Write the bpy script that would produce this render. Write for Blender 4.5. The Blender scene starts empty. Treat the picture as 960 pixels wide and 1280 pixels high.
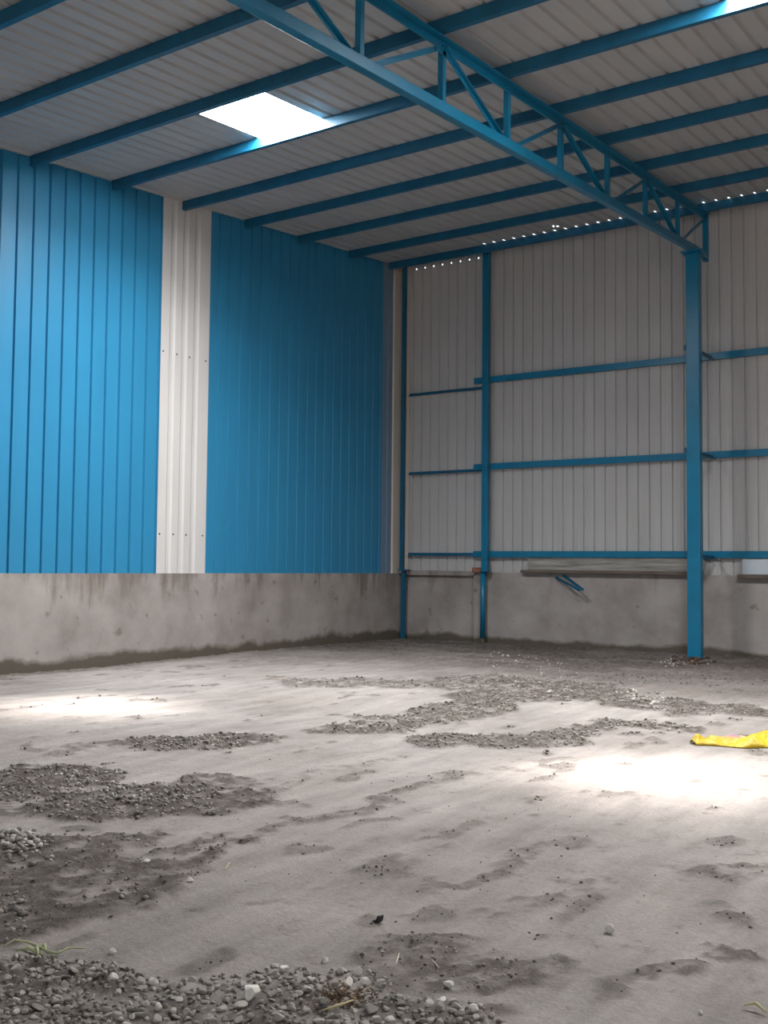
import bpy, math, random
import numpy as np
from mathutils import Vector, Matrix
random.seed(7); rng = np.random.default_rng(11)
C = bpy.context.scene.collection
sc = bpy.context.scene
PI = math.pi

# ------------------------------------------------------------------ camera
FPX = 1307.415
CAM = np.array([10.724, -16.2249, 1.3340])
yaw, pitch, roll = 0.599135, 0.051715, 0.009594
_f = np.array([-math.sin(yaw)*math.cos(pitch), math.cos(yaw)*math.cos(pitch), math.sin(pitch)])
_r = np.array([math.cos(yaw), math.sin(yaw), 0.0]); _u = np.cross(_r, _f)
AX_R = math.cos(roll)*_r + math.sin(roll)*_u
AX_U = -math.sin(roll)*_r + math.cos(roll)*_u
cd = bpy.data.cameras.new('camera'); cam = bpy.data.objects.new('camera', cd); C.objects.link(cam)
cd.sensor_fit = 'VERTICAL'; cd.sensor_height = 36.0; cd.sensor_width = 27.0
cd.lens = FPX/1280*36; cd.clip_start = .05; cd.clip_end = 400
M = Matrix(((AX_R[0], AX_U[0], -_f[0], CAM[0]), (AX_R[1], AX_U[1], -_f[1], CAM[1]),
            (AX_R[2], AX_U[2], -_f[2], CAM[2]), (0, 0, 0, 1)))
cam.matrix_world = M
sc.camera = cam
def F(px, py, z=0.0):
    """point of the ground seen at a place of the photograph"""
    d = _f + (px-480)/FPX*AX_R - (py-640)/FPX*AX_U
    t = (z-CAM[2])/d[2]; return CAM + t*d

# ------------------------------------------------------------------ light
w = bpy.data.worlds.new('sky'); sc.world = w; w.use_nodes = True
bg = w.node_tree.nodes['Background']; bg.inputs[0].default_value = (.86, .93, 1.0, 1); bg.inputs[1].default_value = 1.7
sd = bpy.data.lights.new('sun', 'SUN'); sun = bpy.data.objects.new('sun', sd); C.objects.link(sun)
sd.energy = 42; sd.angle = math.radians(14); sd.color = (1, .95, .905)
sun.rotation_euler = Vector((-.18, -2.15, -6.37)).to_track_quat('-Z', 'Y').to_euler()
sun.location = (5, 5, 20)
PANEL = 50.0                      # glow of the translucent roof panels
SKY = [(2.585, 3.535, -8.02, -6.94), (8.10, 9.05, -8.02, -6.94), (13.6, 14.55, -8.02, -6.94)]
for s_ in SKY:                    # daylight pressing down through each roof panel
    ld = bpy.data.lights.new('skylight_daylight', 'AREA'); lo_ = bpy.data.objects.new('skylight_daylight', ld); C.objects.link(lo_)
    ld.shape = 'RECTANGLE'; ld.size = .94; ld.size_y = 1.06; ld.energy = 640; ld.spread = math.radians(150); ld.color = (1, .995, .99)
    yc_ = (s_[2]+s_[3])/2; lo_.location = ((s_[0]+s_[1])/2, yc_, 6.964+.0792*yc_+.12)
    lo_.rotation_euler = Vector((0, -.04, -1)).to_track_quat('-Z', 'Y').to_euler()
vs = sc.view_settings
vs.view_transform = 'Standard'; vs.look = 'None'; vs.gamma = 1; vs.exposure = 0.0; vs.use_curve_mapping = False
try:
    sc.cycles.use_denoising = True
    sc.cycles.max_bounces = 10; sc.cycles.diffuse_bounces = 6; sc.cycles.sample_clamp_indirect = 6
    sc.cycles.caustics_reflective = False; sc.cycles.caustics_refractive = False
except Exception: pass

# ------------------------------------------------------------------ helpers
H0, SL = 6.964, 0.0792
def roof(y): return H0 + SL*y
def tag(o, label=None, cat=None, group=None, kind=None):
    if label: o['label'] = label
    if cat: o['category'] = cat
    if group: o['group'] = group
    if kind: o['kind'] = kind
    return o
def empty(name, loc=(0, 0, 0)):
    o = bpy.data.objects.new(name, None); o.location = loc; o.empty_display_size = .1; C.objects.link(o); return o
class MB:
    def __init__(s): s.v = []; s.f = []
    def add(s, v, f):
        n = len(s.v); s.v += [tuple(map(float, q)) for q in v]; s.f += [tuple(n+i for i in q) for q in f]; return s
    def box(s, a, b):
        (x0, y0, z0), (x1, y1, z1) = a, b
        return s.add([(x0,y0,z0),(x1,y0,z0),(x1,y1,z0),(x0,y1,z0),(x0,y0,z1),(x1,y0,z1),(x1,y1,z1),(x0,y1,z1)],
                     [(0,3,2,1),(4,5,6,7),(0,1,5,4),(1,2,6,5),(2,3,7,6),(3,0,4,7)])
    def prism(s, prof, a, b, up=(0, 0, 1)):
        """closed 2-D outline (side, up) pushed from a to b"""
        a = Vector(a); b = Vector(b); d = (b-a).normalized(); upv = Vector(up)
        side = d.cross(upv).normalized(); upv = side.cross(d).normalized()
        n = len(prof); v = []
        for P in (a, b):
            for (i, j) in prof: v.append(P+side*i+upv*j)
        f = [(k, (k+1) % n, n+(k+1) % n, n+k) for k in range(n)]
        f += [tuple(range(n))[::-1], tuple(range(n, 2*n))]
        return s.add(v, f)
    def tube(s, pts, rad, n=8):
        pts = [Vector(p) for p in pts]; m = len(pts); v = []; f = []
        for k, p in enumerate(pts):
            d = (pts[min(k+1, m-1)]-pts[max(k-1, 0)]).normalized()
            a = d.orthogonal().normalized() if k == 0 else (a - d*a.dot(d)).normalized()
            b = d.cross(a); r = rad[k] if isinstance(rad, (list, tuple)) else rad
            for q in range(n):
                t = 2*PI*q/n; v.append(p+a*(r*math.cos(t))+b*(r*math.sin(t)))
        for k in range(m-1):
            for q in range(n):
                f.append((k*n+q, k*n+(q+1) % n, (k+1)*n+(q+1) % n, (k+1)*n+q))
        f += [tuple(range(n))[::-1], tuple(range((m-1)*n, m*n))]
        return s.add(v, f)
    def build(s, name, mat, parent=None, smooth=False, origin=None, bevel=0):
        me = bpy.data.meshes.new(name); v = s.v
        if origin is not None: v = [(x-origin[0], y-origin[1], z-origin[2]) for x, y, z in v]
        me.from_pydata(v, [], s.f); me.materials.append(mat)
        if smooth: me.polygons.foreach_set('use_smooth', [True]*len(me.polygons))
        o = bpy.data.objects.new(name, me); C.objects.link(o)
        if origin is not None: o.location = origin
        if parent:
            o.parent = parent
            if origin is None: o.location = -Vector(parent.location)
            else: o.location = Vector(origin)-Vector(parent.location)
        if bevel:
            b = o.modifiers.new('bevel', 'BEVEL'); b.width = bevel; b.segments = 2; b.limit_method = 'ANGLE'
        return o
def chan(wd, ht, t=.006):         # C section, web on the +side
    return [(wd/2, -ht/2), (wd/2, ht/2), (-wd/2, ht/2), (-wd/2, ht/2-.018), (-wd/2+t, ht/2-.018), (-wd/2+t, ht/2-t), (wd/2-t, ht/2-t),
            (wd/2-t, -ht/2+t), (-wd/2+t, -ht/2+t), (-wd/2+t, -ht/2+.018), (-wd/2, -ht/2+.018), (-wd/2, -ht/2)]
def angle(a, b, t=.007): return [(0, 0), (a, 0), (a, t), (t, t), (t, b), (0, b)]
def rect(a, b): return [(-a/2, -b/2), (a/2, -b/2), (a/2, b/2), (-a/2, b/2)]

# ------------------------------------------------------------------ noise
def vnoise(x, y, seed=0):
    xi = np.floor(x).astype(np.int64); yi = np.floor(y).astype(np.int64); xf = x-xi; yf = y-yi
    def h(a, b):
        n = (a*374761393 + b*668265263 + seed*1442695041) & 0x7fffffff
        n = ((n ^ (n >> 13))*1274126177) & 0x7fffffff
        return ((n ^ (n >> 16)) & 0xffff)/65535.0
    u = xf*xf*(3-2*xf); v = yf*yf*(3-2*yf)
    return (h(xi, yi)*(1-u)+h(xi+1, yi)*u)*(1-v)+(h(xi, yi+1)*(1-u)+h(xi+1, yi+1)*u)*v
def fbm(x, y, oct=4, seed=0, gain=.5):
    a = 1.0; s = 0; t = 0
    for k in range(oct):
        s = s+a*vnoise(x*2**k+k*13.7, y*2**k+k*7.3, seed+k); t += a; a *= gain
    return s/t
def sstep(a, b, x):
    t = np.clip((x-a)/(b-a), 0, 1); return t*t*(3-2*t)

# ------------------------------------------------------------------ materials
def mat(name):
    m = bpy.data.materials.new(name); m.use_nodes = True
    return m, m.node_tree.nodes, m.node_tree.links, m.node_tree.nodes['Principled BSDF']
def ramp(N, stops):
    r = N.new('ShaderNodeValToRGB'); e = r.color_ramp.elements
    while len(e) < len(stops): e.new(.5)
    for k, (p, c) in enumerate(stops): e[k].position = p; e[k].color = (*c, 1) if len(c) == 3 else c
    return r
def noise(N, L, scale, detail=4, rough=.55, vec=None, sx=(1, 1, 1)):
    n = N.new('ShaderNodeTexNoise'); n.inputs['Scale'].default_value = scale; n.inputs['Detail'].default_value = detail
    n.inputs['Roughness'].default_value = rough
    g = N.new('ShaderNodeTexCoord'); mp = N.new('ShaderNodeMapping'); mp.inputs['Scale'].default_value = sx
    L.new(g.outputs['Object'], mp.inputs[0]); L.new(mp.outputs[0], n.inputs['Vector']); return n
def mix(N, L, fac, a, b, mode='MIX'):
    m = N.new('ShaderNodeMix'); m.data_type = 'RGBA'; m.blend_type = mode
    for sock, val in ((m.inputs[0], fac), (m.inputs[6], a), (m.inputs[7], b)):
        if isinstance(val, (int, float)): sock.default_value = val
        elif isinstance(val, tuple): sock.default_value = (*val, 1)
        else: L.new(val, sock)
    return m.outputs[2]
def bump(N, L, B, h, s=.3, d=.01):
    b = N.new('ShaderNodeBump'); b.inputs['Strength'].default_value = s; b.inputs['Distance'].default_value = d
    L.new(h, b.inputs['Height']); L.new(b.outputs[0], B.inputs['Normal'])
def painted(name, c, rough=.35, var=.15, spec=.5, bmp=.05, streak=(1, 1, 1), sc_=3):
    m, N, L, B = mat(name)
    n = noise(N, L, sc_, 5, .6, sx=streak)
    r = ramp(N, [(.3, tuple(x*(1-var) for x in c)), (.7, tuple(min(1, x*(1+var)) for x in c))])
    L.new(n.outputs['Fac'], r.inputs[0]); L.new(r.outputs[0], B.inputs['Base Color'])
    n2 = noise(N, L, 25, 3); rr = N.new('ShaderNodeMapRange'); rr.inputs[3].default_value = rough-.08; rr.inputs[4].default_value = rough+.12
    L.new(n2.outputs['Fac'], rr.inputs[0]); L.new(rr.outputs[0], B.inputs['Roughness'])
    B.inputs['Specular IOR Level'].default_value = spec
    if bmp: bump(N, L, B, n2.outputs['Fac'], bmp, .004)
    return m
STEEL = painted('blue_gloss_paint', (.003, .145, .265), .30, .12)
STEEL_DULL = painted('blue_matt_paint', (.003, .09, .175), .45, .2)
BLUE_SHEET = painted('blue_coated_sheet', (.026, .215, .40), .42, .05, .4, .02, (1, 1, .15))
WHITE_SHEET = painted('white_coated_sheet', (.58, .57, .56), .45, .03, .4, .02, (1, 1, .15))
GREY_SHEET = painted('off_white_coated_sheet', (.43, .422, .415), .42, .05, .4, .02, (1, 1, .12))
ROOF_SHEET = painted('off_white_roof_sheet', (.43, .42, .41), .45, .05, .4, .02, (1, .15, 1))
PALE_BLUE = painted('pale_blue_flashing', (.16, .24, .34), .4, .08, .5, .02, (1, 1, .2))
CREAM = painted('cream_flashing', (.50, .46, .41), .5, .06, .4, .02, (1, 1, .2))

def plaster(name, damp_h, seed, trick=.10):
    m, N, L, B = mat(name)
    a = noise(N, L, 1.3, 6, .6); a.inputs['W'] if 'W' in a.inputs else None
    r1 = ramp(N, [(.28, (.22, .195, .180)), (.5, (.315, .287, .270)), (.72, (.39, .362, .342))]); L.new(a.outputs['Fac'], r1.inputs[0])
    # trickle stains hanging from the top edge
    d = noise(N, L, 1.7, 5, .65, sx=(1.6, 1.6, .28)); g = N.new('ShaderNodeTexCoord'); sp = N.new('ShaderNodeSeparateXYZ'); L.new(g.outputs['Object'], sp.inputs[0])
    top = N.new('ShaderNodeMapRange'); top.inputs[1].default_value = .35; top.inputs[2].default_value = 1.25; top.inputs[3].default_value = -.22; top.inputs[4].default_value = trick
    L.new(sp.outputs[2], top.inputs[0])
    ad = N.new('ShaderNodeMath'); ad.operation = 'ADD'; L.new(d.outputs['Fac'], ad.inputs[0]); L.new(top.outputs[0], ad.inputs[1])
    r2 = ramp(N, [(.55, (0, 0, 0)), (.70, (1, 1, 1))]); L.new(ad.outputs[0], r2.inputs[0])
    c = mix(N, L, r2.outputs[0], r1.outputs[0], (.135, .108, .088))
    sc2 = N.new('ShaderNodeMath'); sc2.operation = 'MULTIPLY'; sc2.inputs[1].default_value = .75; L.new(r2.outputs[0], sc2.inputs[0])
    c = mix(N, L, sc2.outputs[0], r1.outputs[0], (.135, .108, .088))
    # dark round spots
    s = noise(N, L, 6, 2, .5); r3 = ramp(N, [(.66, (0, 0, 0)), (.74, (.55, .55, .55))]); L.new(s.outputs['Fac'], r3.inputs[0])
    c = mix(N, L, r3.outputs[0], c, (.14, .115, .095))
    # damp earth line along the foot
    e0 = noise(N, L, 1.6, 6, .6); e = N.new('ShaderNodeMapRange'); e.inputs[1].default_value = .3; e.inputs[2].default_value = .7; e.inputs[3].default_value = .1; e.inputs[4].default_value = .9; e.clamp = False; L.new(e0.outputs['Fac'], e.inputs[0]); mr = N.new('ShaderNodeMapRange'); mr.inputs[1].default_value = 0; mr.inputs[2].default_value = damp_h
    mr.inputs[3].default_value = .9; mr.inputs[4].default_value = -.12; mr.clamp = False; L.new(sp.outputs[2], mr.inputs[0])
    ad2 = N.new('ShaderNodeMath'); ad2.operation = 'ADD'; L.new(e.outputs[0], ad2.inputs[0]); L.new(mr.outputs[0], ad2.inputs[1])
    r4 = ramp(N, [(.42, (0, 0, 0)), (.85, (.95, .95, .95))]); L.new(ad2.outputs[0], r4.inputs[0])
    c = mix(N, L, r4.outputs[0], c, (.095, .08, .062))
    L.new(c, B.inputs['Base Color']); B.inputs['Roughness'].default_value = .9; B.inputs['Specular IOR Level'].default_value = .2
    n3 = noise(N, L, 30, 6, .65); bump(N, L, B, n3.outputs['Fac'], .35, .008)
    return m
PLASTER = plaster('stained_cement_plaster', .20, 0)
PLASTER_B = plaster('pale_cement_plaster', .15, 1, -.02)

m, N, L, B = mat('dusty_ground'); GROUND = m
at = N.new('ShaderNodeAttribute'); at.attribute_name = 'soil'
n1 = noise(N, L, .55, 6, .6); r1 = ramp(N, [(.3, (.262, .240, .226)), (.5, (.332, .306, .291)), (.7, (.388, .361, .344))]); L.new(n1.outputs['Fac'], r1.inputs[0])
n1b = noise(N, L, 2.2, 6, .6, sx=(2.4, .5, 1)); r1b = ramp(N, [(.35, (.80, .79, .78)), (.65, (1.1, 1.08, 1.06))]); L.new(n1b.outputs['Fac'], r1b.inputs[0])
c = mix(N, L, 1.0, r1.outputs[0], r1b.outputs[0], 'MULTIPLY')
nb = noise(N, L, .8, 3, .5); rb = ramp(N, [(.55, (0, 0, 0)), (.75, (.5, .5, .5))]); L.new(nb.outputs['Fac'], rb.inputs[0])
c = mix(N, L, rb.outputs[0], c, (.29, .25, .215))
n2 = noise(N, L, 14, 6, .7); r2 = ramp(N, [(.3, (.066, .055, .048)), (.52, (.122, .105, .094)), (.75, (.22, .197, .18))]); L.new(n2.outputs['Fac'], r2.inputs[0])
c = mix(N, L, at.outputs['Fac'], c, r2.outputs[0])
n5 = noise(N, L, 7, 8, .72); r6 = ramp(N, [(.30, (.62, .60, .58)), (.42, (.97, .97, .97)), (.62, (1.03, 1.03, 1.03))]); L.new(n5.outputs['Fac'], r6.inputs[0])
c = mix(N, L, 1.0, c, r6.outputs[0], 'MULTIPLY')
n4 = noise(N, L, 60, 4, .7); r5 = ramp(N, [(.3, (.86, .86, .86)), (.7, (1.08, 1.08, 1.08))]); L.new(n4.outputs['Fac'], r5.inputs[0])
c = mix(N, L, 1.0, c, r5.outputs[0], 'MULTIPLY')
L.new(c, B.inputs['Base Color']); B.inputs['Roughness'].default_value = .95; B.inputs['Specular IOR Level'].default_value = .15
hs = N.new('ShaderNodeMath'); hs.operation = 'MULTIPLY_ADD'; L.new(n2.outputs['Fac'], hs.inputs[0]); hs.inputs[1].default_value = 2.5; L.new(n4.outputs['Fac'], hs.inputs[2])
bump(N, L, B, hs.outputs[0], .6, .010)

def stone_mat(name, attr, lo, hi):
    m, N, L, B = mat(name)
    if attr: a = N.new('ShaderNodeAttribute'); a.attribute_name = 'tint'; src = a.outputs['Fac']
    else: a = N.new('ShaderNodeObjectInfo'); src = a.outputs['Random']
    r = ramp(N, [(0, lo), (.7, tuple((x+y)/2 for x, y in zip(lo, hi))), (1, hi)]); L.new(src, r.inputs[0])
    n = noise(N, L, 40 if attr else 30, 5, .65); r2 = ramp(N, [(.3, (.75, .74, .72)), (.7, (1.15, 1.14, 1.12))]); L.new(n.outputs['Fac'], r2.inputs[0])
    c = mix(N, L, 1.0, r.outputs[0], r2.outputs[0], 'MULTIPLY'); L.new(c, B.inputs['Base Color'])
    B.inputs['Roughness'].default_value = .9; B.inputs['Specular IOR Level'].default_value = .2
    bump(N, L, B, n.outputs['Fac'], .4, .004); return m
STONE = stone_mat('grey_stone', False, (.29, .268, .246), (.54, .51, .475))
STONE_S = stone_mat('grey_gravel', True, (.22, .20, .182), (.48, .448, .41))
WHITE_STONE = stone_mat('white_stone', False, (.70, .67, .63), (.80, .77, .73))
CRUMB = stone_mat('damp_soil_crumbs', True, (.13, .112, .098), (.30, .27, .245))
CHIP = stone_mat('white_chips', True, (.24, .22, .2), (.66, .63, .59))
RED_SOIL = painted('red_brown_rubble', (.085, .058, .045), .9, .4, .2, .3, (1, 1, 1), 18)
BRICK = painted('red_brick', (.26, .105, .07), .9, .3, .2, .3, (1, 1, 1), 14)
WOOD = painted('weathered_grey_board', (.27, .26, .24), .8, .45, .2, .2, (.5, 1, 6), 3)
WOOD_D = painted('dark_brown_board', (.135, .108, .088), .85, .3, .2, .2, (.5, 1, 6), 4)
PALE_PANEL = painted('pale_blue_white_sheet', (.50, .56, .61), .45, .05)
VINE = painted('yellow_green_stem', (.40, .42, .24), .7, .25)
STRAW = painted('dry_straw', (.52, .46, .26), .7, .2)
TWIG = painted('pale_twig', (.55, .5, .4), .7, .15)
SCRAP = painted('black_plastic_scrap', (.02, .02, .022), .5, .2)
THATCH = painted('brown_dry_fibre', (.20, .13, .085), .9, .4, .2, .2, (1, 1, 1), 20)

m, N, L, B = mat('yellow_plastic_cloth'); SACK = m
at = N.new('ShaderNodeAttribute'); at.attribute_name = 'print'
n1 = noise(N, L, 7, 4); r1 = ramp(N, [(.3, (.46, .30, .005)), (.7, (.60, .44, .015))]); L.new(n1.outputs['Fac'], r1.inputs[0])
c = mix(N, L, at.outputs['Fac'], r1.outputs[0], (.62, .16, .30)); L.new(c, B.inputs['Base Color']); B.inputs['Roughness'].default_value = .45
n2 = noise(N, L, 26, 4); bump(N, L, B, n2.outputs['Fac'], .4, .02)

m = bpy.data.materials.new('translucent_roof_panel'); m.use_nodes = True; N = m.node_tree.nodes; L = m.node_tree.links; N.clear(); PANEL_M = m
out = N.new('ShaderNodeOutputMaterial'); tr = N.new('ShaderNodeBsdfTransparent'); tr.inputs[0].default_value = (.62, .62, .62, 1)
em = N.new('ShaderNodeEmission'); em.inputs[0].default_value = (1, .99, .985, 1); em.inputs[1].default_value = PANEL
ad = N.new('ShaderNodeAddShader'); L.new(tr.outputs[0], ad.inputs[0]); L.new(em.outputs[0], ad.inputs[1]); L.new(ad.outputs[0], out.inputs[0])

# ------------------------------------------------------------------ ribbed sheet
def profile(u0, u1, pitch, ph, gw, sl, dep, minor=0):
    """outline of a ribbed sheet as (u, depth) pairs"""
    pts = [(u0, 0)]; k = math.floor((u0-ph)/pitch)
    while True:
        c = ph+k*pitch; k += 1
        if c-gw/2-sl <= u0+1e-4: continue
        if c+gw/2+sl >= u1-1e-4: break
        pts += [(c-gw/2-sl, 0), (c-gw/2, dep), (c+gw/2, dep), (c+gw/2+sl, 0)]
        if minor:
            for q in (.36, .64):
                mm = c+pitch*q
                if mm+.012 < u1: pts += [(mm-.008, 0), (mm, minor), (mm+.008, 0)]
    pts.append((u1, 0)); return pts
def sheet(name, prof, vst, fn, material, parent=None, hole=None):
    n = len(prof); V = [fn(u, d, v) for v in vst for (u, d) in prof]; Fc = []
    for j in range(len(vst)-1):
        for i in range(n-1):
            if hole and hole((prof[i][0]+prof[i+1][0])/2, (vst[j]+vst[j+1])/2, (prof[i][1]+prof[i+1][1])/2): continue
            Fc.append((j*n+i, j*n+i+1, (j+1)*n+i+1, (j+1)*n+i))
    b = MB(); b.v = V; b.f = Fc; return b.build(name, material, parent)

XR, YF = 24.0, -24.0
# ------------------------------------------------------------------ floor
def worldcaps():
    cp = []
    def c(x0, y0, x1, y1, r, s=1.0):
        a = F(x0, y0); b = F(x1, y1); cp.append((a[0], a[1], b[0], b[1], r, s))
    # foreground bank
    for k in range(9): c(-60+75*k, 1262+(14 if k > 5 else 0), -60+75*(k+1), 1266+(14 if k > 5 else 0), .20 if k < 7 else .13, .75)
    c(-40, 1215, 130, 1225, .10); c(-20, 1150, 25, 1165, .12); c(480, 1195, 600, 1185, .10, .75); c(500, 1230, 640, 1215, .12, .8)
    # left middle
    c(-40, 975, 90, 965, .28); c(60, 985, 260, 1000, .35); c(-40, 1010, 120, 1010, .2, .8); c(100, 1010, 250, 1015, .2); c(-40, 1060, 60, 1060, .30)
    c(-60, 1100, 100, 1095, .32, .9); c(60, 1080, 190, 1085, .16, .9); c(120, 1045, 180, 1045, .12, .8); c(-40, 1130, 60, 1140, .2, .9)
    c(200, 1065, 260, 1055, .09, .8); c(60, 1160, 150, 1140, .10, .9); c(150, 1130, 250, 1085, .09, .9); c(250, 1080, 330, 1055, .07, .9); c(230, 990, 300, 970, .15, .8)
    c(190, 930, 285, 928, .33); c(90, 935, 190, 928, .15, .7)
    # middle streaks
    c(420, 912, 500, 910, .25); c(480, 905, 560, 900, .3, .9); c(560, 892, 610, 878, .38); c(550, 925, 690, 920, .28); c(620, 930, 700, 925, .2)
    c(400, 855, 480, 856, .5, .8); c(520, 855, 620, 858, .5, .8); c(600, 850, 720, 858, .55, .9); c(620, 870, 740, 868, .55); c(740, 872, 860, 888, .35)
    c(860, 882, 960, 892, .3); c(755, 900, 850, 912, .2); c(690, 925, 760, 905, .13, .9); c(680, 840, 800, 850, .5, .6)
    # tyre tracks
    c(300, 1060, 400, 1030, .06, .7); c(400, 1030, 470, 1008, .06, .7); c(480, 1000, 560, 978, .07, .7); c(560, 975, 640, 962, .07, .55)
    c(540, 1120, 640, 1085, .07, .6); c(640, 1085, 740, 1050, .06, .5); c(310, 990, 420, 970, .08, .5); c(420, 960, 500, 945, .08, .5)
    c(640, 1140, 720, 1110, .04, .6); c(590, 1100, 640, 1098, .06, .6); c(880, 1085, 960, 1095, .09, .7); c(900, 1130, 980, 1150, .07, .7); c(830, 1240, 900, 1235, .05, .7); c(900, 1215, 980, 1225, .05, .8)
    c(560, 1190, 720, 1240, .15, .25)
    return np.array(cp)
CAPS = worldcaps()
def soil_mask(x, y):
    x = np.asarray(x, float); y = np.asarray(y, float)
    wx = x+(fbm(x*2.3, y*2.3, 4, 5)-.5)*.55; wy = y+(fbm(x*2.3+40, y*2.3, 4, 9)-.5)*.55
    m = np.zeros_like(x)
    for (ax, ay, bx, by, r, s) in CAPS:
        dx, dy = bx-ax, by-ay; t = np.clip(((wx-ax)*dx+(wy-ay)*dy)/(dx*dx+dy*dy+1e-9), 0, 1)
        d = np.hypot(wx-ax-t*dx, wy-ay-t*dy)
        m = np.maximum(m, s*(1-sstep(.75*r, 1.25*r, d)))
    nz = fbm(x*11, y*11, 5, 21, .7)
    m = m*sstep(.44, .72, nz+.2*m)*1.1
    # damp ragged line at the foot of the walls
    edge = np.minimum(x, -y+.25)+(fbm(x*1.3, y*1.3, 3, 33)-.5)*.5
    m = np.maximum(m, .75*(1-sstep(.05, .45, edge)))
    back = -y+(fbm(x*.8, y*.8, 4, 36)-.5)*3.0  # brown soil towards the back wall, partly painting in the light's falloff there
    m = np.maximum(m, 1.0*(1-sstep(2.0, 6.5, back))*(.72+.28*sstep(.3, .6, fbm(x*1.6, y*3.0, 5, 44, .6))))
    sp = sstep(.70, .76, fbm(x*5, y*3, 3, 52)); m = np.maximum(m, .55*sp)
    return np.clip(m, 0, 1)
def ground_z(x, y, m=None):
    x = np.asarray(x, float); y = np.asarray(y, float)
    if m is None: m = soil_mask(x, y)
    z = (fbm(x*.7, y*.7, 3, 61)-.5)*.05 + (fbm(x*6, y*6, 3, 71)-.5)*.012 + m*((fbm(x*9, y*9, 2, 85)-.4)*.03+(fbm(x*26, y*26, 3, 81, .7)-.35)*.05)
    z += .035*np.exp(-((x-5.84)**2+(y+1.1)**2)/.10)
    return z
gx = np.arange(-.3, 13.81, .026); gy = np.arange(-15.4, .31, .026)
X, Y = np.meshgrid(gx, gy); ms = soil_mask(X, Y); Z = ground_z(X, Y, ms)
nx, ny = len(gx), len(gy)
co = np.stack([X, Y, Z], -1).reshape(-1, 3)
idx = np.arange(nx*ny).reshape(ny, nx)
quads = np.stack([idx[:-1, :-1], idx[:-1, 1:], idx[1:, 1:], idx[1:, :-1]], -1).reshape(-1, 4)
# wide apron around the worked area, joined on at its rim
ring = np.concatenate([idx[0, :], idx[1:, -1], idx[-1, -2::-1], idx[-2:0:-1, 0]])
rc = co[ring]; cx, cy = 7.0, -7.5
far = rc.copy(); far[:, 0] = cx+(rc[:, 0]-cx)*9; far[:, 1] = cy+(rc[:, 1]-cy)*9; far[:, 2] = -.03
nb_ = len(co); co = np.concatenate([co, far]); nr = len(ring); k = np.arange(nr)
q2 = np.stack([ring, nb_+k, nb_+(k+1) % nr, ring[(k+1) % nr]], -1); quads = np.concatenate([quads, q2])
me = bpy.data.meshes.new('floor'); me.vertices.add(len(co)); me.vertices.foreach_set('co', co.ravel())
me.loops.add(quads.size); me.loops.foreach_set('vertex_index', quads.ravel().astype(np.int32))
me.polygons.add(len(quads)); me.polygons.foreach_set('loop_start', np.arange(0, quads.size, 4, dtype=np.int32))
me.update(calc_edges=True); me.polygons.foreach_set('use_smooth', np.ones(len(quads), bool))
a = me.attributes.new('soil', 'FLOAT', 'POINT'); a.data.foreach_set('value', np.concatenate([ms.ravel(), np.zeros(nr)]).astype(np.float32))
me.materials.append(GROUND); fl = bpy.data.objects.new('floor', me); C.objects.link(fl); tag(fl, kind='structure')
def gz(x, y): return float(ground_z(np.array([x]), np.array([y]))[0])

# ------------------------------------------------------------------ roof
rp = profile(0-.3, XR, .19, .075, .018, .02, .026)
rp = sorted(set(rp+[(u, 0) for s in SKY for u in s[:2]]+[(.075+.19*k_+e_, 0) for k_ in range(10, 126) for e_ in (.076, .104)]))
PUR = [-10.808, -9.553, -8.291, -7.004, -5.714, -4.406, -3.105, -1.711, -.461]
vst = sorted({.25, -.505, -.595, -8.02, -6.94, -18.1, -17.0, -8.17, -8.29, -.74, -.80, YF, -12, -16, -20})
def rhole(u, v, d):
    if any(s[0] < u < s[1] and s[2] < v < s[3] for s in SKY): return True
    if -.595 < v < -.505 and u > 1.95 and abs((u-.075)%.19-.09) < .012: return True
    if -8.29 < v < -8.17 and 3.52 < u < 3.60: return True
    if -.80 < v < -.74 and 3.46 < u < 3.56: return True
    return False
ceil = sheet('ceiling', rp, vst, lambda u, d, v: (u, v, roof(v)+d), ROOF_SHEET, None, rhole); tag(ceil, kind='structure')
for k, s in enumerate(SKY):
    SY0, SY1 = s[2], s[3]
    pr = [q for q in rp if s[0]-1e-6 <= q[0] <= s[1]+1e-6]
    o = sheet('window_%d' % (k+1), pr, [SY0, SY1], lambda u, d, v: (u, v, roof(v)+d+.045), PANEL_M); tag(o, kind='structure')
    b = MB(); e = .003  # added curb round the raised panel, cuts grazing light off the wall top
    for (x0, x1, y0, y1) in ((s[0]-.03, s[0]-e, SY0-.03, SY1+.03), (s[1]+e, s[1]+.03, SY0-.03, SY1+.03), (s[0], s[1], SY0-.03, SY0-e), (s[0], s[1], SY1+e, SY1+.03)):
        b.add([(x0,y0,roof(y0)+.001),(x1,y0,roof(y0)+.001),(x1,y1,roof(y1)+.001),(x0,y1,roof(y1)+.001),(x0,y0,roof(y0)+.08),(x1,y0,roof(y0)+.08),(x1,y1,roof(y1)+.08),(x0,y1,roof(y1)+.08)],
              [(0,3,2,1),(4,5,6,7),(0,1,5,4),(1,2,6,5),(2,3,7,6),(3,0,4,7)])
    b.build('window_frame', ROOF_SHEET, o)

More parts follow.
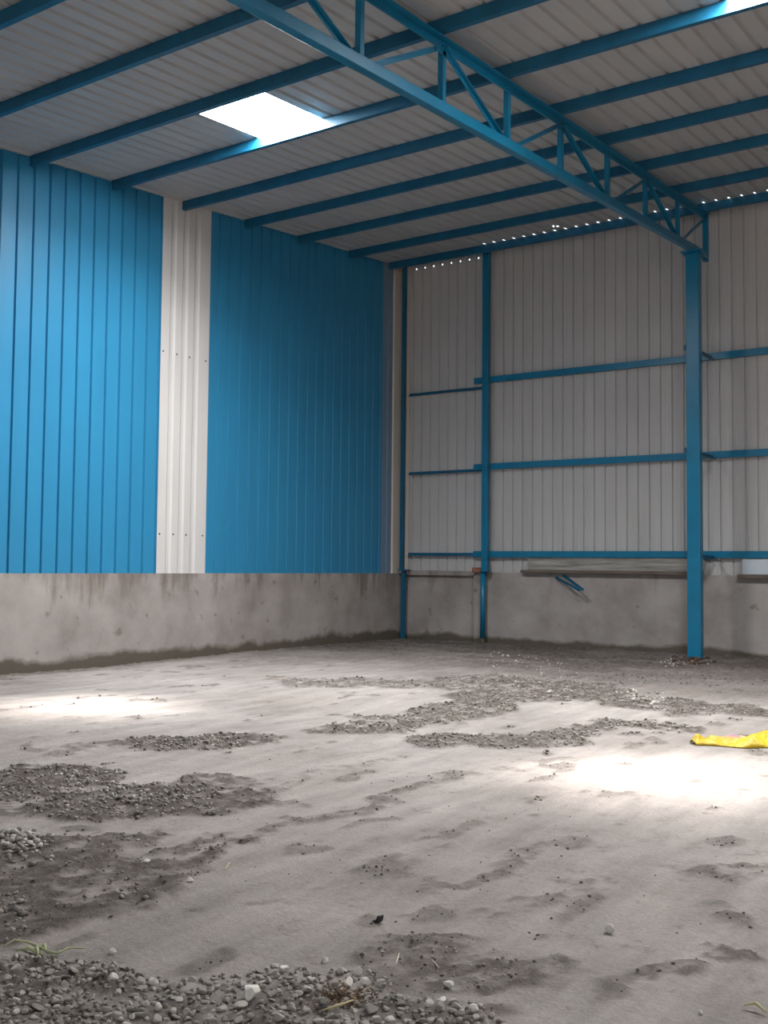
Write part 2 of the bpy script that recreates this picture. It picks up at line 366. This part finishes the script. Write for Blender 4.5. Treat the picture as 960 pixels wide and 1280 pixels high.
# ------------------------------------------------------------------ left wall
b = MB(); b.box((-.23, YF, -.3), (.03, .23, 1.205)); wl = b.build('wall_left', PLASTER); tag(wl, kind='structure')
LP = .2355
def lf(u, d, v): return (-d, u, min(v, 99))
def left_panel(name, y0, y1, material, off=0, label=None, gw=.022, sl=.010, dep=.030):
    pr = profile(y0, y1, LP, -8.458, gw, sl, dep, 0)
    n = len(pr); zb = 1.20
    V = [(off-d, u, zb) for u, d in pr]+[(off-d, u, roof(u)+.03) for u, d in pr]
    bb = MB(); bb.v = V; bb.f = [(i, n+i, n+i+1, i+1) for i in range(n-1)]
    o = bb.build(name, material, wl)
    if label: o['label'] = label
    return o
left_panel('cladding_sheet', YF, -6.06, BLUE_SHEET, 0, 'blue ribbed cladding left of the white strip')
left_panel('cladding_strip', -6.085, -5.13, WHITE_SHEET, .012, 'white ribbed strip between the blue sheets', .045, .035, .018)
left_panel('cladding_sheet', -5.15, -.60, BLUE_SHEET, 0, 'blue ribbed cladding between white strip and corner')
left_panel('corner_sheet', -.62, .12, PALE_BLUE, .004, 'dull grey blue end sheet near the corner')
b = MB(); b.prism(angle(.20, .17, .004), (.17, -.02, 1.205), (.17, -.02, roof(0)-.02), up=(0, -1, 0))
b.v = []; b.f = []
b.add([(.004, -.29, 1.205), (.03, -.27, 1.205), (.03, -.02, 1.205), (.20, -.012, 1.205), (.004, -.29, 6.93), (.03, -.27, 6.93), (.03, -.02, 6.95), (.20, -.012, 6.95)],
      [(0, 4, 5, 1), (1, 5, 6, 2), (2, 6, 7, 3)])
o = b.build('corner_flashing', CREAM, wl)
# screws on the white strip
b = MB()
for z in (1.75, 4.3):
    for yy in (-6.04, -5.78, -5.53, -5.20): b.tube([(.012, yy, z), (.020, yy, z)], .012, 8)
b.build('screw', SCRAP, wl)['label'] = 'dark screw heads in the white strip'

# ------------------------------------------------------------------ back wall
b = MB(); b.box((1.595, -.0, -.3), (XR, .25, 1.245)); b.box((-.23, .10, -.3), (1.595, .25, 1.262)); b.box((-.23, .03, 1.18), (1.60, .2, 1.262)); wb = b.build('wall_back', PLASTER_B); tag(wb, kind='structure')
ZG0, ZG1 = 6.872, 6.902
bp = profile(-.10, XR, .189, .072, .020, .010, -.026, -.003)
bp = sorted(set(bp+[(.072+.189*k_+e_, 0) for k_ in range(0, 9) for e_ in (.033, .058)]))
n = 0
def bhole(u, v, d): return ZG0 < v < ZG1 and u < 1.7 and abs((u-.072)%.189-.0455) < .01
o = sheet('cladding_sheet', bp, [1.22, ZG0, ZG1, roof(.1)], lambda u, d, v: (u, .035-d, v), GREY_SHEET, wb, bhole)
b = MB(); b.box((1.60, -.035, -.2), (1.80, .02, 1.242)); o = b.build('pilaster', PLASTER_B, wb, bevel=.01)
# right and front enclosure (behind and beside the photographer)
b = MB(); b.box((XR, YF, -.3), (XR+.2, .25, 1.2)); wr = b.build('wall_right', PLASTER); tag(wr, kind='structure')
pr = profile(YF, .2, .2355, 0, .022, .01, .03)
sheet('cladding_sheet', pr, [1.2, roof(YF)+.02, ], lambda u, d, v: (XR+.05+d, u, v if v < 2 else roof(u)+.03), GREY_SHEET, wr)

b = MB()  # unseen front wall, put in to limit daylight; opening sized for brightness
for (xa, xb_, za, zb_) in ((-.2, 4.5, -.3, 5.4), (22, XR+.2, -.3, 5.4), (4.5, 22, 4.9, 5.4)): b.box((xa, YF-.2, za), (xb_, YF, zb_))
wf = b.build('wall_front', GREY_SHEET); tag(wf, kind='structure')
# ------------------------------------------------------------------ roof steel
PH = .125
PDESC = ['highest in the photo, cut by the top left corner of the frame', 'passing just above the bright roof panel row, second from the top left',
 'running along the upper edge of the bright roof panel', 'catching bright light along the lower edge of the glowing roof panel',
 'next beyond the brightly lit purlin, towards the back wall', 'fifth from the back wall, above the white wall strip', 'fourth from the back wall', 'second roof purlin from the back wall', 'along the top of the back wall']
PLAB = ['blue roof purlin nearest the camera, at the very top left', 'second blue roof purlin from the top left, crossing the truss at the top',
 'blue roof purlin along the near edge of the glowing roof panel', 'blue roof purlin lit bright along the far edge of the glowing panel',
 'first blue roof purlin beyond the brightly lit one', 'second blue roof purlin beyond the brightly lit one', 'third purlin from the back wall, counting the eave one',
 'last blue roof purlin before the eave purlin', 'blue eave purlin under specks of daylight above the back wall']
for k, y in enumerate(PUR):
    zc = roof(y)-.004-PH/2
    b = MB(); b.prism(chan(.06, PH), (-.0+.03, y, zc), (XR-.05, y, zc))
    o = b.build('roof_purlin', STEEL_DULL, None, origin=(.03, y, zc)); tag(o, PLAB[k], 'roof beam', 'blue purlins under the roof sheets')

TX = 5.836
tr = empty('roof_truss', (TX, -.983, 6.05)); tag(tr, 'blue lattice steel truss crossing the ceiling above the column', 'roof truss')
TY0, TY1 = -16.4, -.36
def zt(y): return roof(y)-.145
def zbm(y): return roof(y)-.775
def tee(w_, h_, t=.010): # paired angles back to back: flange outward, leg toward the lattice
    return [(-w_/2, 0), (w_/2, 0), (w_/2, t), (t/2+.003, t), (t/2+.003, h_), (-t/2-.003, h_), (-t/2-.003, t), (-w_/2, t)]
b = MB(); b.prism([(x, -z) for x, z in tee(.15, .085)][::-1], (TX, TY0, zt(TY0)), (TX, TY1, zt(TY1))); b.build('top_chord', STEEL, tr)
b = MB(); b.prism(rect(.085, .105), (TX, TY0, zbm(TY0)-.0125), (TX, TY1, zbm(TY1)-.0125)); b.build('bottom_chord', STEEL, tr, bevel=.006)
nodes = [-.37, -1.62, -2.93, -4.24, -5.60, -6.89, -8.18, -9.48, -10.78, -12.08, -13.38, -14.68, -15.98]
for k, y in enumerate(nodes):
    b = MB(); b.prism(angle(.055, .055) if k else rect(.075, .075), (TX+.004, y, zbm(y)-(.05 if k else .10)), (TX+.004, y, zt(y)-.02), up=(0, 1, 0))
    b.build('end_post' if k == 0 else 'vertical_web', STEEL, tr)
for k in range(len(nodes)-1):
    ya, yb = nodes[k], nodes[k+1]
    if k % 2 == 0: A = (TX-.012, ya-.03, zt(ya)-.05); Bq = (TX-.012, yb+.04, zbm(yb)-.01)
    else: A = (TX-.012, ya-.04, zbm(ya)-.01); Bq = (TX-.012, yb+.03, zt(yb)-.05)
    b = MB(); b.prism(angle(-.045, .045, .006), A, Bq, up=(1, 0, 0)); b.build('diagonal_web', STEEL, tr)
for k, y in enumerate(nodes[:9]):
    z = zbm(y) if k % 2 else zt(y)-.07
    b = MB(); b.prism([(-.13, -.05), (.13, -.05), (.10, .06), (-.10, .06)] if k % 2 else [(-.12, -.06), (.12, -.06), (.13, .06), (-.13, .06)], (TX-.004, y, z), (TX+.004, y, z)); b.build('gusset_plate', STEEL, tr)

# ------------------------------------------------------------------ column
CY = -.983; cz0 = gz(TX, CY)-.03
col = empty('steel_column', (TX, CY, cz0)); tag(col, 'blue box steel column carrying the truss by the back wall', 'column')
ctop = zbm(CY)-.085
b = MB(); b.box((TX-.098, CY-.05, cz0), (TX+.098, CY+.10, ctop)); b.build('shaft', STEEL, col, bevel=.008)
b = MB(); b.box((TX-.15, CY-.14, ctop), (TX+.15, CY+.20, ctop+.018)); b.build('cap_plate', STEEL, col)
b = MB(); b.box((TX-.16, CY-.15, cz0-.005), (TX+.16, CY+.18, cz0+.014)); b.build('base_plate', STEEL_DULL, col)
RZ = [1.562, 3.102, 4.642]
for z in RZ:
    b = MB(); b.prism(angle(.06, .06), (TX+.0, CY+.09, z-.075), (TX+.0, -.075, z-.075)); b.build('tie_bracket', STEEL_DULL, col)
    b = MB(); b.box((TX-.16, CY+.06, z-.04), (TX-.09, CY+.09, z+.035)); b.build('cleat', STEEL_DULL, col)

# ------------------------------------------------------------------ wall posts and rails
RL = ['lowest long blue wall rail, just above the concrete wall', 'middle long blue wall rail on the white back cladding', 'topmost long blue wall rail on the white back cladding']
for z, lab in zip(RZ, RL):
    b = MB(); b.prism([(x, y) for x, y in chan(.06, .105)], (1.60, -.032, z), (16, -.032, z)); o = b.build('wall_rail', STEEL, None, origin=(1.60, -.032, z)); tag(o, lab, 'wall rail', 'long blue rails across the back wall')
SLb = ['lowest short thin blue rail between corner post and wall post', 'middle short thin blue rail between corner post and wall post', 'topmost short thin blue rail between corner post and wall post']
for z, lab in zip((1.535, 3.025, 4.49), SLb):
    b = MB(); b.prism(angle(.05, .05), (.20, -.005, z), (1.79, -.005, z)); o = b.build('short_rail', STEEL_DULL, None, origin=(.2, -.005, z)); tag(o, lab, 'wall rail', 'short thin rails next to the corner')
p = empty('wall_post', (1.88, -.12, 0)); tag(p, 'blue steel post on the back wall with a thinner pipe below', 'post')
b = MB(); b.box((1.825, -.175, 1.262), (1.937, -.066, roof(-.12)-.012)); b.build('shaft', STEEL, p, bevel=.006)
b = MB(); b.box((1.80, -.20, 1.248), (1.97, -.04, 1.262)); b.build('foot_plate', STEEL_DULL, p)
b = MB(); b.tube([(1.835, -.125, .10), (1.84, -.125, 1.25)], .047, 14); b.build('lower_pipe', STEEL, p, smooth=True)
b = MB(); b.tube([(1.835, -.125, gz(1.84, -.12)-.05), (1.835, -.125, .10)], [.05, .04], 10); o = b.build('pipe_stub', PLASTER_B, p); o['label'] = 'bare grey end of the pipe at the ground'
p = empty('corner_post', (.2, -.10, 0)); tag(p, 'thin dark blue steel post standing in the corner', 'post')
b = MB(); b.prism(angle(.065, .065, .01), (.155, -.13, 1.275), (.165, -.13, roof(-.1)-.012), up=(0, 1, 0)); b.build('shaft', STEEL_DULL, p)
b = MB(); b.prism(rect(.07, .06), (.13, -.06, gz(.13, -.06)-.05), (.15, -.07, 1.255), up=(0, 1, 0)); b.build('lower_post', STEEL_DULL, p)
b = MB(); b.box((.07, -.16, 1.255), (.25, .0, 1.275)); b.build('joint_plate', STEEL_DULL, p)

# ------------------------------------------------------------------ things on the ledge of the back wall
b = MB(); b.box((1.615, -.13, 1.243), (1.79, -.03, 1.325)); o = b.build('brick', BRICK, None, bevel=.006); tag(o, 'red brick sitting on top of the pilaster beside the wall post', 'brick')
b = MB(); b.box((2.55, -.11, 1.246), (5.66, .02, 1.292)); o = b.build('plank', WOOD_D, None, bevel=.004); tag(o, 'dark brown plank lying on the wall ledge left of the column', 'plank', 'planks on the wall ledge')
b = MB(); b.box((2.66, -.045, 1.293), (5.68, -.008, 1.495)); b.box((2.66, -.055, 1.475), (5.68, -.008, 1.495)); o = b.build('board', WOOD, None, bevel=.004); tag(o, 'grey board with white stains standing on the brown plank', 'board')
b = MB(); b.box((6.20, -.11, 1.20), (8.5, .0, 1.262)); o = b.build('plank', WOOD_D, None, bevel=.004); tag(o, 'dark brown plank on the wall ledge at the right edge of the photo', 'plank', 'planks on the wall ledge')
b = MB(); b.box((6.26, -.03, 1.263), (8.5, -.012, 1.50)); o = b.build('panel', PALE_PANEL); tag(o, 'pale bluish white flat panel behind the plank at right edge', 'panel')
br = empty('steel_bracket', (3.3, -.05, 1.15)); tag(br, 'two thin blue steel bars jutting out of the concrete below the plank', 'bracket')
b = MB(); b.prism(angle(.03, .03, .006), (3.17, -.012, 1.165), (3.72, -.26, .955)); b.build('bar', STEEL_DULL, br)
b = MB(); b.prism(angle(.03, .03, .006), (3.31, -.012, 1.205), (3.78, -.26, .965)); b.build('bar', STEEL_DULL, br)

# ------------------------------------------------------------------ yellow sheet on the ground
def sack():
    c0 = F(868, 934); c1 = F(995, 934); U = Vector((c1-c0)).normalized(); W = Vector((-U.y, U.x, 0))
    Ln = (Vector(c1)-Vector(c0)).length; nu, nv = 90, 36; V = []; pr = []
    us = np.linspace(0, 1, nu); vv = np.linspace(0, 1, nv)
    for a_ in us:
        wd = .30*(.45+.55*sstep(0, .25, np.array(a_)))*(1+.35*sstep(.55, .8, np.array(a_))) * (1 if a_ < .97 else .8)
        for b_ in vv:
            px = a_*Ln; py = (b_-.25)*wd + .03*math.sin(a_*9)
            P = Vector(c0)+U*px+W*py
            prof = math.sin(PI*min(1, b_*1.02))**.55
            h = .05*prof*(.75+.25*math.sin(a_*14+b_*3))
            h += .05*math.exp(-((a_-.56-.10*b_)/.07)**2)*prof + .05*sstep(.66, .80, np.array(a_))*math.sin(PI*b_)**.8
            h += (float(fbm(np.array(a_*16), np.array(b_*5), 4, 91))-.5)*.07*prof
            h *= sstep(-.05, .06, np.array(a_))
            V.append((P.x, P.y, float(h))); pr.append(float(math.exp(-((a_-.46)/.10)**2-((b_-.60)/.16)**2)*1.2))
    Fc = [(i*nv+j, (i+1)*nv+j, (i+1)*nv+j+1, i*nv+j+1) for i in range(nu-1) for j in range(nv-1)]
    org = Vector(F(930, 930)); g = ground_z(np.array([q[0] for q in V]), np.array([q[1] for q in V]))
    bb = MB(); bb.v = [(x, y, z+gg+.004) for (x, y, z), gg in zip(V, g)]; bb.f = Fc
    o = bb.build('plastic_sack', SACK, None, True, origin=(org.x, org.y, 0))
    at_ = o.data.attributes.new('print', 'FLOAT', 'POINT'); at_.data.foreach_set('value', np.clip(pr, 0, 1).astype(np.float32))
    s = o.modifiers.new('thick', 'SOLIDIFY'); s.thickness = .004; s.offset = 1
    tag(o, 'crumpled yellow plastic sack with a pink print on the sunlit ground', 'sack')
sack()

# ------------------------------------------------------------------ stones
import bmesh
def rock_mesh(seed, sub=2):
    bm = bmesh.new(); bmesh.ops.create_icosphere(bm, subdivisions=sub, radius=.5)
    r = random.Random(seed)
    pl = []
    for _ in range(8):
        n = Vector((r.gauss(0, 1), r.gauss(0, 1), r.gauss(0, 1))).normalized(); pl.append((n, r.uniform(.20, .38)))
    for v in bm.verts:
        for n, d in pl:
            e = v.co.dot(n)-d
            if e > 0: v.co -= n*e*.98
        v.co *= 1+r.uniform(-.012, .012)
    bmesh.ops.recalc_face_normals(bm, faces=bm.faces)
    me_ = bpy.data.meshes.new('stone'); bm.to_mesh(me_); bm.free(); return me_
ROCKS = [rock_mesh(s) for s in range(10)]
for r_ in ROCKS: r_.materials.append(STONE)
WROCKS = [rock_mesh(50+s) for s in range(6)]
for r_ in WROCKS: r_.materials.append(WHITE_STONE)
def put(me_, name, x, y, size, flat=.7, sink=.25, seed=0):
    r = random.Random(seed); o = bpy.data.objects.new(name, me_); C.objects.link(o)
    sx, sy, sz = size*r.uniform(.85, 1.15), size*r.uniform(.7, 1.0), size*flat
    o.scale = (sx, sy, sz); o.rotation_euler = (r.uniform(-.25, .25), r.uniform(-.25, .25), r.uniform(0, 2*PI))
    o.location = (x, y, gz(x, y)+sz*(.42-sink)); return o
# the white ones one can pick out
WL = [(314, 1241, 27, .75, 'largest white stone, in the foreground gravel bank'),
 (435, 1227, 18, .8, 'left white stone of a cluster of three in the foreground gravel'),
 (447, 1215, 13, .9, 'upper white stone of the cluster of three in the foreground gravel'),
 (456, 1227, 13, .9, 'right white stone of a cluster of three in the foreground gravel'),
 (405, 1198, 11, .8, 'small white stone alone just above the gravel bank'),
 (762, 1164, 12, 1.0, 'small white pointed stone alone on the bare ground at right'),
 (355, 1209, 14, .6, 'flat pale stone at the top edge of the gravel bank'),
 (237, 1101, 11, .7, 'white stone lying on the dark soil strip at left'),
 (141, 1189, 9, .8, 'small pale stone beside the green stem end'),
 (199, 1257, 12, .8, 'round white stone in the left foreground gravel'),
 (193, 1225, 13, .7, 'pale stone above the round white one in left gravel'),
 (140, 1222, 18, .7, 'broad pale grey stone in the left foreground gravel'),
 (561, 1233, 12, .6, 'topmost pale stone of the scattered row at right of the gravel'),
 (553, 1251, 13, .7, 'rightmost pale stone of the pair below the scattered top stone'),
 (537, 1254, 13, .7, 'left pale stone of the pair at right of the gravel'),
 (593, 1268, 13, .8, 'white stone furthest right in the gravel by the bottom edge'),
 (489, 1276, 14, .7, 'white stone at the bottom edge right of the brown clump'),
 (876, 1270, 7, .7, 'tiny white chip near the bottom right corner'),
 (270, 1223, 6, .7, 'tiny white chip above the largest white stone'),
 (183, 1083, 9, .7, 'white stone at the far end of the dark soil strip')]
wpos = []
for k, (px, py, wpx, fl_, lab) in enumerate(WL):
    P = F(px, py+wpx*.25); dist = np.linalg.norm(P-CAM); size = wpx/FPX*dist*1.12
    o = put(WROCKS[k % 6], 'white_stone', P[0], P[1], size, fl_, .12, 300+k); tag(o, lab, 'stone'); wpos.append((P[0], P[1], size))
# scatter of grey stones: seeds where the stony soil lies
cand = []
def scatter(poly_px, n, smin, smax, mmin=.25):
    P = np.array([F(*q)[:2] for q in poly_px]); lo = P.min(0); hi = P.max(0); got = 0; tries = 0
    while got < n and tries < 60:
        tries += 1; q = rng.uniform(lo, hi, (n*3, 2))
        ins = np.zeros(len(q), bool); j = len(P)-1
        for i in range(len(P)):
            cnd = ((P[i, 1] > q[:, 1]) != (P[j, 1] > q[:, 1])) & (q[:, 0] < (P[j, 0]-P[i, 0])*(q[:, 1]-P[i, 1])/(P[j, 1]-P[i, 1]+1e-12)+P[i, 0]); ins ^= cnd; j = i
        q = q[ins]; q = q[soil_mask(q[:, 0], q[:, 1]) > mmin] if mmin > 0 else q
        for x, y in q:
            if got >= n: break
            s = smin+(smax-smin)*rng.random()**1.8
            if any((x-a)**2+(y-b)**2 < (.45*(s+c))**2 for a, b, c in wpos): continue
            cand.append((x, y, s)); got += 1
scatter([(-30, 1196), (130, 1200), (215, 1222), (300, 1212), (350, 1205), (470, 1216), (500, 1245), (600, 1262), (660, 1300), (-60, 1300)], 2000, .018, .046, 0)
near = list(cand)
near.sort(key=lambda q: (q[0]-CAM[0])**2+(q[1]-CAM[1])**2)
# thin overlaps so stones lie beside each other
keep = []; cell = {}
for x, y, s in near:
    ci = (int(x/.05), int(y/.05)); ok = True
    for i in (-1, 0, 1):
        for j in (-1, 0, 1):
            for (a, b_, c_) in cell.get((ci[0]+i, ci[1]+j), ()):
                if (x-a)**2+(y-b_)**2 < (.31*(s+c_))**2: ok = False
    if ok: keep.append((x, y, s)); cell.setdefault(ci, []).append((x, y, s))
def seen(x, y, pad=0):
    d = np.array([x, y, 0])-CAM; z = d@_f; px = 480+FPX*(d@AX_R)/z; py = 640-FPX*(d@AX_U)/z
    return -pad < px < 960+pad and py < 1280+pad
vis = sorted([q for q in keep if seen(q[0], q[1])], key=lambda q: -q[2]/np.hypot(q[0]-CAM[0], q[1]-CAM[1]))
single = vis[:280]; rest = vis[280:]+[q for q in keep if not seen(q[0], q[1])]
first = None
for k, (x, y, s) in enumerate(single):
    if first is None: first = put(ROCKS[0], 'gravel_stone', x, y, s, .75, .15, 1000); o = first
    else:
        o = first.copy(); o.data = ROCKS[k % 10]; C.objects.link(o)
        r = random.Random(2000+k); o.scale = (s*r.uniform(.85, 1.2), s*r.uniform(.75, 1.0), s*r.uniform(.45, .7))
        o.rotation_euler = (r.uniform(-.3, .3), r.uniform(-.3, .3), r.uniform(0, 2*PI)); o.location = (x, y, gz(x, y)+o.scale[2]*.25)
    tag(o, 'small dusty grey stone in the foreground gravel bank', 'stone', 'grey stones of the foreground gravel bank')
# everything smaller and further away: uncountable gravel
def gravel(name, pts, material, label, bright=.0):
    base = []
    for s in range(5):
        r = rock_mesh(80+s, 1); v = np.empty(len(r.vertices)*3); r.vertices.foreach_get('co', v); base.append((v.reshape(-1, 3), np.array([p.vertices[:] for p in r.polygons])))
    VV = []; FF = []; TT = []; off = 0
    pts = np.array(pts); zz = ground_z(pts[:, 0], pts[:, 1])
    for (x, y, s), z in zip(pts, zz):
        v, f = base[rng.integers(5)]; a_ = rng.uniform(0, 2*PI); ca, sa = math.cos(a_), math.sin(a_)
        q = v*np.array([s*rng.uniform(.85, 1.2), s*rng.uniform(.7, 1), s*rng.uniform(.55, .85)])
        q = np.stack([q[:, 0]*ca-q[:, 1]*sa+x, q[:, 0]*sa+q[:, 1]*ca+y, q[:, 2]+z+s*.16], -1)
        VV.append(q); FF.append(f+off); off += len(v); t = rng.random(); t = t*.75 if rng.random() > bright else .75+.25*t; TT += [t]*len(v)
    VV = np.concatenate(VV); FF = np.concatenate(FF)
    me_ = bpy.data.meshes.new(name); me_.vertices.add(len(VV)); me_.vertices.foreach_set('co', VV.ravel())
    me_.loops.add(FF.size); me_.loops.foreach_set('vertex_index', FF.ravel().astype(np.int32)); me_.polygons.add(len(FF)); me_.polygons.foreach_set('loop_start', np.arange(0, FF.size, 3, dtype=np.int32))
    me_.update(calc_edges=True); at_ = me_.attributes.new('tint', 'FLOAT', 'POINT'); at_.data.foreach_set('value', np.array(TT, np.float32))
    me_.materials.append(material); o = bpy.data.objects.new(name, me_); C.objects.link(o); tag(o, label, 'gravel', None, 'stuff'); return o
cand = []
scatter([(-30, 1115), (30, 1120), (40, 1180), (-30, 1185)], 90, .02, .04, 0)
scatter([(-30, 945), (160, 950), (280, 985), (270, 1030), (90, 1030), (-30, 1000)], 900, .018, .04, .35)
scatter([(-30, 1035), (60, 1040), (70, 1085), (-30, 1090)], 130, .025, .045, .2)
scatter([(60, 1040), (260, 1040), (340, 1050), (250, 1110), (60, 1160)], 160, .012, .03, .4)
scatter([(180, 914), (300, 914), (300, 945), (150, 945)], 420, .018, .04, .3)
scatter([(400, 885), (620, 870), (720, 905), (760, 940), (540, 940), (420, 920)], 900, .016, .038, .4)
scatter([(600, 845), (760, 850), (870, 880), (970, 885), (970, 905), (730, 885), (600, 880)], 900, .016, .04, .35)
scatter([(690, 935), (760, 900), (870, 905), (850, 920), (760, 915)], 160, .02, .05, .2)
scatter([(470, 1165), (640, 1150), (660, 1230), (560, 1250), (480, 1235)], 120, .008, .02, .2)
scatter([(0, 930), (960, 930), (960, 1280), (0, 1280)], 260, .006, .018, .3)
gravel('gravel', rest+cand, STONE_S, 'loose grey gravel in patches over the dirt floor', .12)
# white chips: a band before the back wall and a ring round the column foot
cand = []
scatter([(600, 815), (700, 826), (790, 868), (690, 878), (640, 868)], 150, .02, .05, 0)
scatter([(820, 824), (895, 826), (890, 834), (825, 834)], 60, .02, .05, 0)
scatter([(780, 862), (830, 868), (830, 884), (790, 880)], 30, .03, .07, 0)
scatter([(10, 1038), (50, 1040), (55, 1065), (0, 1065)], 40, .025, .05, 0)
scatter([(60, 962), (190, 975), (190, 1012), (70, 995)], 60, .025, .05, 0)
gravel('stone_chips', cand, CHIP, 'whitish stone chips strewn before the back wall and in the left gravel', .55)
cand = []
b = MB()
for k in range(34):
    P = F(868+random.gauss(0, 13), 829+random.gauss(0, 2.2)); s = random.uniform(.05, .12)
    me_ = rock_mesh(400+k, 1); vv = [(v.co.x*s*1.3+P[0], v.co.y*s+P[1], v.co.z*s*.7+gz(P[0], P[1])+.008) for v in me_.vertices]; b.add(vv, [tuple(p_.vertices) for p_ in me_.polygons])
o = b.build('rubble', RED_SOIL); tag(o, 'low heap of red brown rubble around the column foot', 'rubble', None, 'stuff')

cand = []
scatter([(-30, 940), (980, 930), (980, 1290), (-30, 1290)], 1500, .005, .022, .38)
scatter([(-30, 850), (980, 840), (980, 940), (-30, 950)], 1800, .012, .04, .5)
scatter([(250, 940), (980, 1010), (980, 1240), (430, 1200), (200, 1100)], 130, .005, .016, 0)
gravel('soil_crumbs', cand, CRUMB, 'dark brown crumbs of damp soil scattered along the tracks', .0)
# ------------------------------------------------------------------ stems, straw, scraps
def strand(name, px, rad, material, lab, cat, lift=.012):
    pts = []
    for k, (x, y) in enumerate(px):
        P = F(x, y); pts.append((P[0], P[1], gz(P[0], P[1])+lift+(.010 if 0 < k < len(px)-1 else 0)))
    out_ = []
    for k in range(len(pts)-1):
        for t in (0, .34, .67):
            out_.append(tuple(np.array(pts[k])*(1-t)+np.array(pts[k+1])*t))
    out_.append(pts[-1]); bb = MB(); n_ = len(out_); bb.tube(out_, [rad*(1-.6*abs(2*i/(n_-1)-1)) for i in range(n_)], 6)
    o_ = bb.build(name, material, None, True, origin=pts[0]); return tag(o_, lab, cat)
st = strand('plant_stem', [(4, 1189), (18, 1185), (34, 1186), (48, 1191), (60, 1198), (72, 1200), (86, 1193), (106, 1190)], .006, VINE, 'pale green wilted plant stem lying at the left edge', 'plant')
org = Vector(st.location)
for (a1, a2) in (((20, 1192), (52, 1197)), ((44, 1190), (48, 1200)), ((50, 1189), (60, 1196))):
    A = F(*a1); Bp = F(*a2); bb = MB(); m_ = (A+Bp)/2
    bb.tube([(A[0], A[1], gz(A[0], A[1])+.006), (m_[0], m_[1], gz(m_[0], m_[1])+.026), (Bp[0], Bp[1], gz(Bp[0], Bp[1])+.006)], [.003, .007, .002], 6); bb.build('leaf', VINE, st, True)
strand('straw', [(402, 1266), (425, 1263), (445, 1252)], .005, STRAW, 'yellowish dry straw beside the brown clump in the foreground', 'straw')
strand('twig', [(494, 1213), (499, 1196)], .0035, TWIG, 'short pale twig upright on the brownish soil', 'twig')
strand('straw', [(930, 1266), (945, 1267), (958, 1274)], .006, STRAW, 'yellow straw at the bottom right corner', 'straw')
strand('twig', [(540, 1204), (549, 1211)], .003, TWIG, 'tiny pale twig right of the upright one', 'twig')
strand('straw', [(281, 1092), (287, 1081)], .004, STRAW, 'short straw near the white stone on the dark soil strip', 'straw')
b = MB(); P = F(474, 1153); z = gz(P[0], P[1])
for q in ((-.028, .004, .018), (.0, .0, .006), (.012, .022, .035)): pass
b.prism([(-.03, 0), (-.012, -.004), (.004, .004), (.012, .028), (.006, .030), (-.004, .012), (-.018, .006)], (P[0]-.004, P[1]-.012, z+.004), (P[0]+.004, P[1]+.012, z+.004))
o = b.build('plastic_scrap', SCRAP); tag(o, 'small black scrap lying alone on the grey ground', 'scrap')
b = MB()
for k in range(120):
    P = F(425+random.gauss(0, 15), 1249+random.gauss(0, 6)); z = gz(P[0], P[1]); a_ = random.uniform(0, PI); l = random.uniform(.015, .045)
    b.tube([(P[0], P[1], z+.002), (P[0]+l*.5*math.cos(a_), P[1]+l*.5*math.sin(a_), z+random.uniform(.008, .016)), (P[0]+l*math.cos(a_), P[1]+l*math.sin(a_), z+.004)], .0017, 4)
o = b.build('dry_fibre', THATCH); tag(o, 'brown clump of dry plant fibre among the foreground stones', 'plant debris', None, 'stuff')
